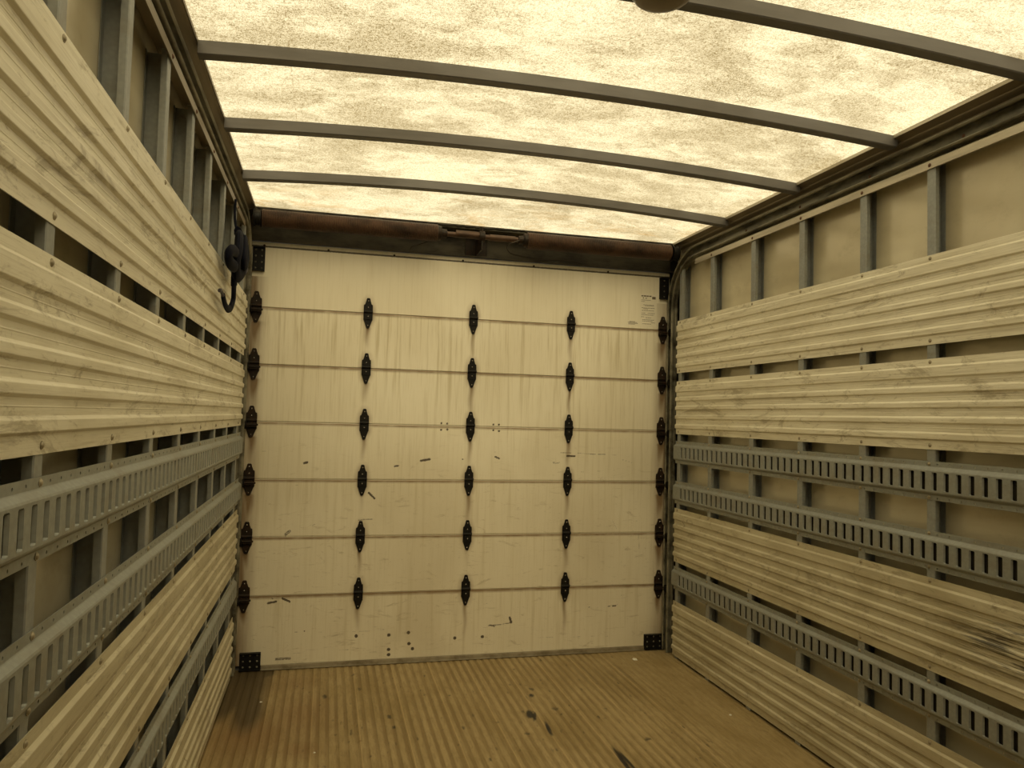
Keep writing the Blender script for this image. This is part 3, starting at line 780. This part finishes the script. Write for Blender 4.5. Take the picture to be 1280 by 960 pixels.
# labels with rows of small print
pt = panels[0]
b = MB(); b.box((2.132, -0.0008, 1.838), (2.233, 0.0, 2.026)); b.cur = 1
def ink(x0, x1, z0, z1): b.box((x0, -0.0013, z0), (x1, -0.0008, z1))
for x0, x1 in ((2.137, 2.150), (2.152, 2.168), (2.170, 2.182), (2.185, 2.200)): ink(x0, x1, 2.011, 2.018)
ink(2.146, 2.153, 2.000, 2.006); ink(2.162, 2.172, 2.000, 2.0045); ink(2.137, 2.196, 1.990, 1.992); ink(2.2045, 2.226, 1.998, 2.013)
rr = random.Random(3)
for z, x0, x1 in ((1.981, 2.137, 2.16), (1.962, 2.15, 2.218), (1.957, 2.160, 2.216), (1.944, 2.14, 2.222), (1.939, 2.15, 2.18), (1.929, 2.142, 2.216), (1.914, 2.14, 2.165), (1.914, 2.178, 2.222), (1.904, 2.139, 2.216),
                  (1.892, 2.138, 2.156), (1.888, 2.165, 2.2), (1.876, 2.145, 2.218), (1.868, 2.145, 2.21), (1.860, 2.2, 2.225), (1.852, 2.146, 2.2)):
    x = x0
    while x < x1:
        L = rr.uniform(0.004, 0.013); ink(x, min(x+L, x1), z, z+0.0024); x += L+0.0022
lb = b.build('instruction_label', [M['label'], M['ink']], pt); lb['label'] = 'tall white sticker with rows of small print'
b = MB(); b.box((2.052, -0.0008, 1.840), (2.128, 0.0, 1.869)); b.cur = 1
for z, x0, x1 in ((1.861, 2.066, 2.102), (1.856, 2.058, 2.112), (1.851, 2.062, 2.118), (1.846, 2.060, 2.100)):
    x = x0
    while x < x1:
        L = rr.uniform(0.004, 0.010); ink(x, min(x+L, x1), z, z+0.0028); x += L+0.0018
lb = b.build('part_label', [M['label'], M['ink']], pt); lb['label'] = 'small white sticker beside the tall one'

# ------------------------------------------------------------------ counterbalance springs over the door
YS, ZS = 3.800, 2.238
cb = empty('counterbalance', (1.15, YS, ZS), 'rusty brown coil springs and shaft over the top of the roll-up door', 'door spring')
CO = Vector((1.15, YS, ZS))
def smooth_path(p, n=8):
    p = [Vector(q) for q in p]; out = []
    for i in range(len(p)-1):
        a, b_, c_, d_ = p[max(i-1, 0)], p[i], p[i+1], p[min(i+2, len(p)-1)]
        for k in range(n):
            t_ = k/n
            out.append(0.5*((2*b_)+(-a+c_)*t_+(2*a-5*b_+4*c_-d_)*t_**2+(-a+3*b_-3*c_+d_)*t_**3))
    return out+[p[-1]]
for x0, x1, cx_, s_ in ((0.060, 0.925, 0.925, 1), (1.405, 2.235, 1.405, -1)):
    b = MB(); prof = [(0, 0.030)]; pitch = 0.0072; n = int((x1-x0)/pitch)
    for k in range(n):
        a = k*pitch
        prof += [(a, 0.0415), (a+pitch*0.25, 0.0435), (a+pitch*0.5, 0.0445), (a+pitch*0.75, 0.0435)]
    prof += [(n*pitch, 0.0415), (n*pitch, 0.02)]
    b.lathe(prof, (x0-CO.x, 0, 0), 'x', 24)
    b.build('spring_coil', M['spring'], cb, smooth=True)
    b = MB(); b.lathe([(0, 0.038), (s_*0.018, 0.036), (s_*0.022, 0.024), (s_*0.048, 0.022), (s_*0.050, 0.013)], (cx_-CO.x, 0, 0), 'x', 20)
    b.build('winding_cone', M['blackrust'], cb)
b = MB(); b.lathe([(0, 0), (0, 0.0135), (2.272, 0.0135), (2.272, 0)], (0.014-CO.x, 0, 0), 'x', 16)
b.lathe([(0, 0.0), (0, 0.020), (0.13, 0.020), (0.13, 0)], (1.02-CO.x, 0, 0.004), 'x', 16)
b.lathe([(0, 0.0), (0, 0.017), (0.14, 0.017), (0.14, 0)], (1.20-CO.x, 0, 0), 'x', 16)
b.build('spring_shaft', M['spring'], cb, smooth=True)
for xx in (0.0385, 2.2615):
    b = MB(); b.lathe([(-0.018, 0.02), (-0.018, 0.046), (-0.014, 0.046), (-0.012, 0.036), (0.012, 0.036), (0.014, 0.044), (0.018, 0.044), (0.018, 0.02)], (xx-CO.x, 0, -0.002), 'x', 24)
    b.build('cable_drum', M['black'], cb, smooth=True)
b = MB(); b.box((0.005, -0.018, -0.072), (0.012, D-0.005-YS, 0.046)); b.box((-0.05, D-0.013-YS, -0.071), (0.07, D-0.005-YS, 0.045)); b.lathe([(-0.014, .01), (-0.014, 0.030), (0.014, 0.030), (0.014, .01)], (0.0085, 0, 0), 'x', 20)
b.build('centre_bracket', M['blackrust'], cb)
b = MB()
b.tube([p-CO for p in smooth_path([(1.36, YS-0.02, 2.232), (1.30, YS, 2.205), (1.34, D-0.05, 2.19), (1.42, D-0.03, 2.18), (1.53, D-0.025, 2.172), (1.62, D-0.025, 2.178), (1.70, D-0.025, 2.180), (1.78, D-0.025, 2.170)])], 0.0032, 6)
b.build('lift_cable', M['cable'], cb, smooth=True)
b = MB(); b.tube([p-CO for p in smooth_path([(0.80, D-0.03, 2.169), (0.81, D-0.04, 2.185), (0.85, D-0.05, 2.198), (0.90, YS, 2.20), (0.93, YS-0.01, 2.215)])], 0.0028, 6)
b.build('lift_cable', M['cable'], cb, smooth=True)

# ragged sealant hanging along the roof ends
b = MB(); x = 0.03
rr = random.Random(5)
while x < 2.27:
    L = rr.uniform(0.02, 0.11); hgt = rr.uniform(0.001, 0.006)
    b.tube([(x, D-0.1085, 2.303-hgt*0.3), (x+L*0.3, D-0.1085, 2.3025-hgt), (x+L*0.7, D-0.1085, 2.303-hgt*0.8), (x+L, D-0.1085, 2.303)], [0.0025, 0.0055, 0.005, 0.0025], 6)
    x += L*0.9
tag(b.build('sealant_bead', M['sealant_slot_shade'], smooth=True), 'ragged black sealant along the roof edge above the springs', 'sealant')

# ------------------------------------------------------------------ dark webbing bundle hung on the left wall
def pw(u, v, X):
    dv = rt*((u-640)/FOC) - up*((v-480)/FOC) + fw; k = (X-CX)/dv.x
    return Vector((X, dv.y*k, CZ+dv.z*k))
t = empty('strap_bundle', (0.0, 2.98, 1.86), 'dark navy webbing strap bundled and hung high on the left wall near the door', 'strap')
org = Vector((0.0, 2.98, 1.86))
PW = lambda y, z, x: Vector((x+0.008, y, z))-org
def ribbon(name, pts, w, mat, flat=0.35):
    b = MB(); b.tube(smooth_path(pts, 8), w, 10, flat=flat); return b.build(name, mat, t, smooth=True)
ribbon('webbing_loop', [PW(3.12, 1.985, .030), PW(3.03, 1.955, .040), PW(2.97, 1.90, .046), PW(2.95, 1.85, .042), PW(2.99, 1.815, .040), PW(3.06, 1.825, .044), PW(3.13, 1.87, .048), PW(3.16, 1.93, .044), PW(3.14, 1.985, .034), PW(3.10, 1.995, .028)], 0.030, M['strap'], 0.55)
ribbon('webbing_loop', [PW(3.11, 1.972, .052), PW(3.06, 1.93, .060), PW(3.02, 1.88, .062), PW(3.05, 1.86, .062), PW(3.10, 1.90, .062), PW(3.12, 1.95, .056)], 0.024, M['strap'], 0.5)
ribbon('webbing_loop', [PW(3.0, 1.885, .034), PW(2.92, 1.882, .042), PW(2.84, 1.872, .040), PW(2.80, 1.85, .034), PW(2.84, 1.828, .034), PW(2.92, 1.828, .040), PW(3.0, 1.84, .036)], 0.022, M['strap'], 0.6)
ribbon('webbing_tail', [PW(3.00, 1.84, .034), PW(3.00, 1.80, .032), PW(3.02, 1.76, .030), PW(3.04, 1.72, .027), PW(3.00, 1.685, .024), PW(2.93, 1.668, .024), PW(2.86, 1.675, .022), PW(2.81, 1.700, .020)], [0.024]*14+[0.018]*20+[0.014]*23, M['strap'], 0.5)
ribbon('strap_hook', [PW(2.81, 1.700, .020), PW(2.77, 1.712, .018), PW(2.745, 1.708, .016)], 0.007, M['strapgrey'], 0.8)
ribbon('webbing_fold', [PW(3.10, 1.835, .052), PW(3.14, 1.86, .058), PW(3.18, 1.865, .054)], 0.015, M['strapgrey'], 0.5)
ribbon('hanging_cord', [PW(3.10, 1.985, .028), PW(3.13, 2.04, .012), PW(3.16, 2.10, .004), PW(3.17, 2.148, .0045)], 0.005, M['strap'], 1)

# ------------------------------------------------------------------ litter
def scrap(x, y, s_, name, label, mat, seed):
    r_ = random.Random(seed); b = MB(); vs = []
    n = 7
    for k in range(n):
        a = 2*math.pi*k/n; q = s_*r_.uniform(0.6, 1.1)
        vs.append((q*math.cos(a), q*math.sin(a)*0.8, r_.uniform(0.0, s_*0.25)))
    top = [(p[0]*0.7, p[1]*0.7, p[2]+s_*r_.uniform(0.15, 0.4)) for p in vs]
    b.loft([vs, top]); o = b.build(name, mat, loc=(x, y, 0.0002)); tag(o, label, 'litter')
scrap(2.07, 3.80, 0.017, 'paper_scrap', 'crumpled white paper scrap on the floor near the right door corner', M['paper'], 1)
scrap(0.165, 3.525, 0.0065, 'paper_crumb', 'tiny white crumb on the dark floor corner', M['paper'], 2)
scrap(0.404, 2.975, 0.0065, 'paper_crumb', 'tiny white crumb on the floor left of centre', M['paper'], 3)
scrap(2.19, 3.02, 0.008, 'paper_crumb', 'tiny white crumb on the floor beside the right kick panel', M['paper'], 4)
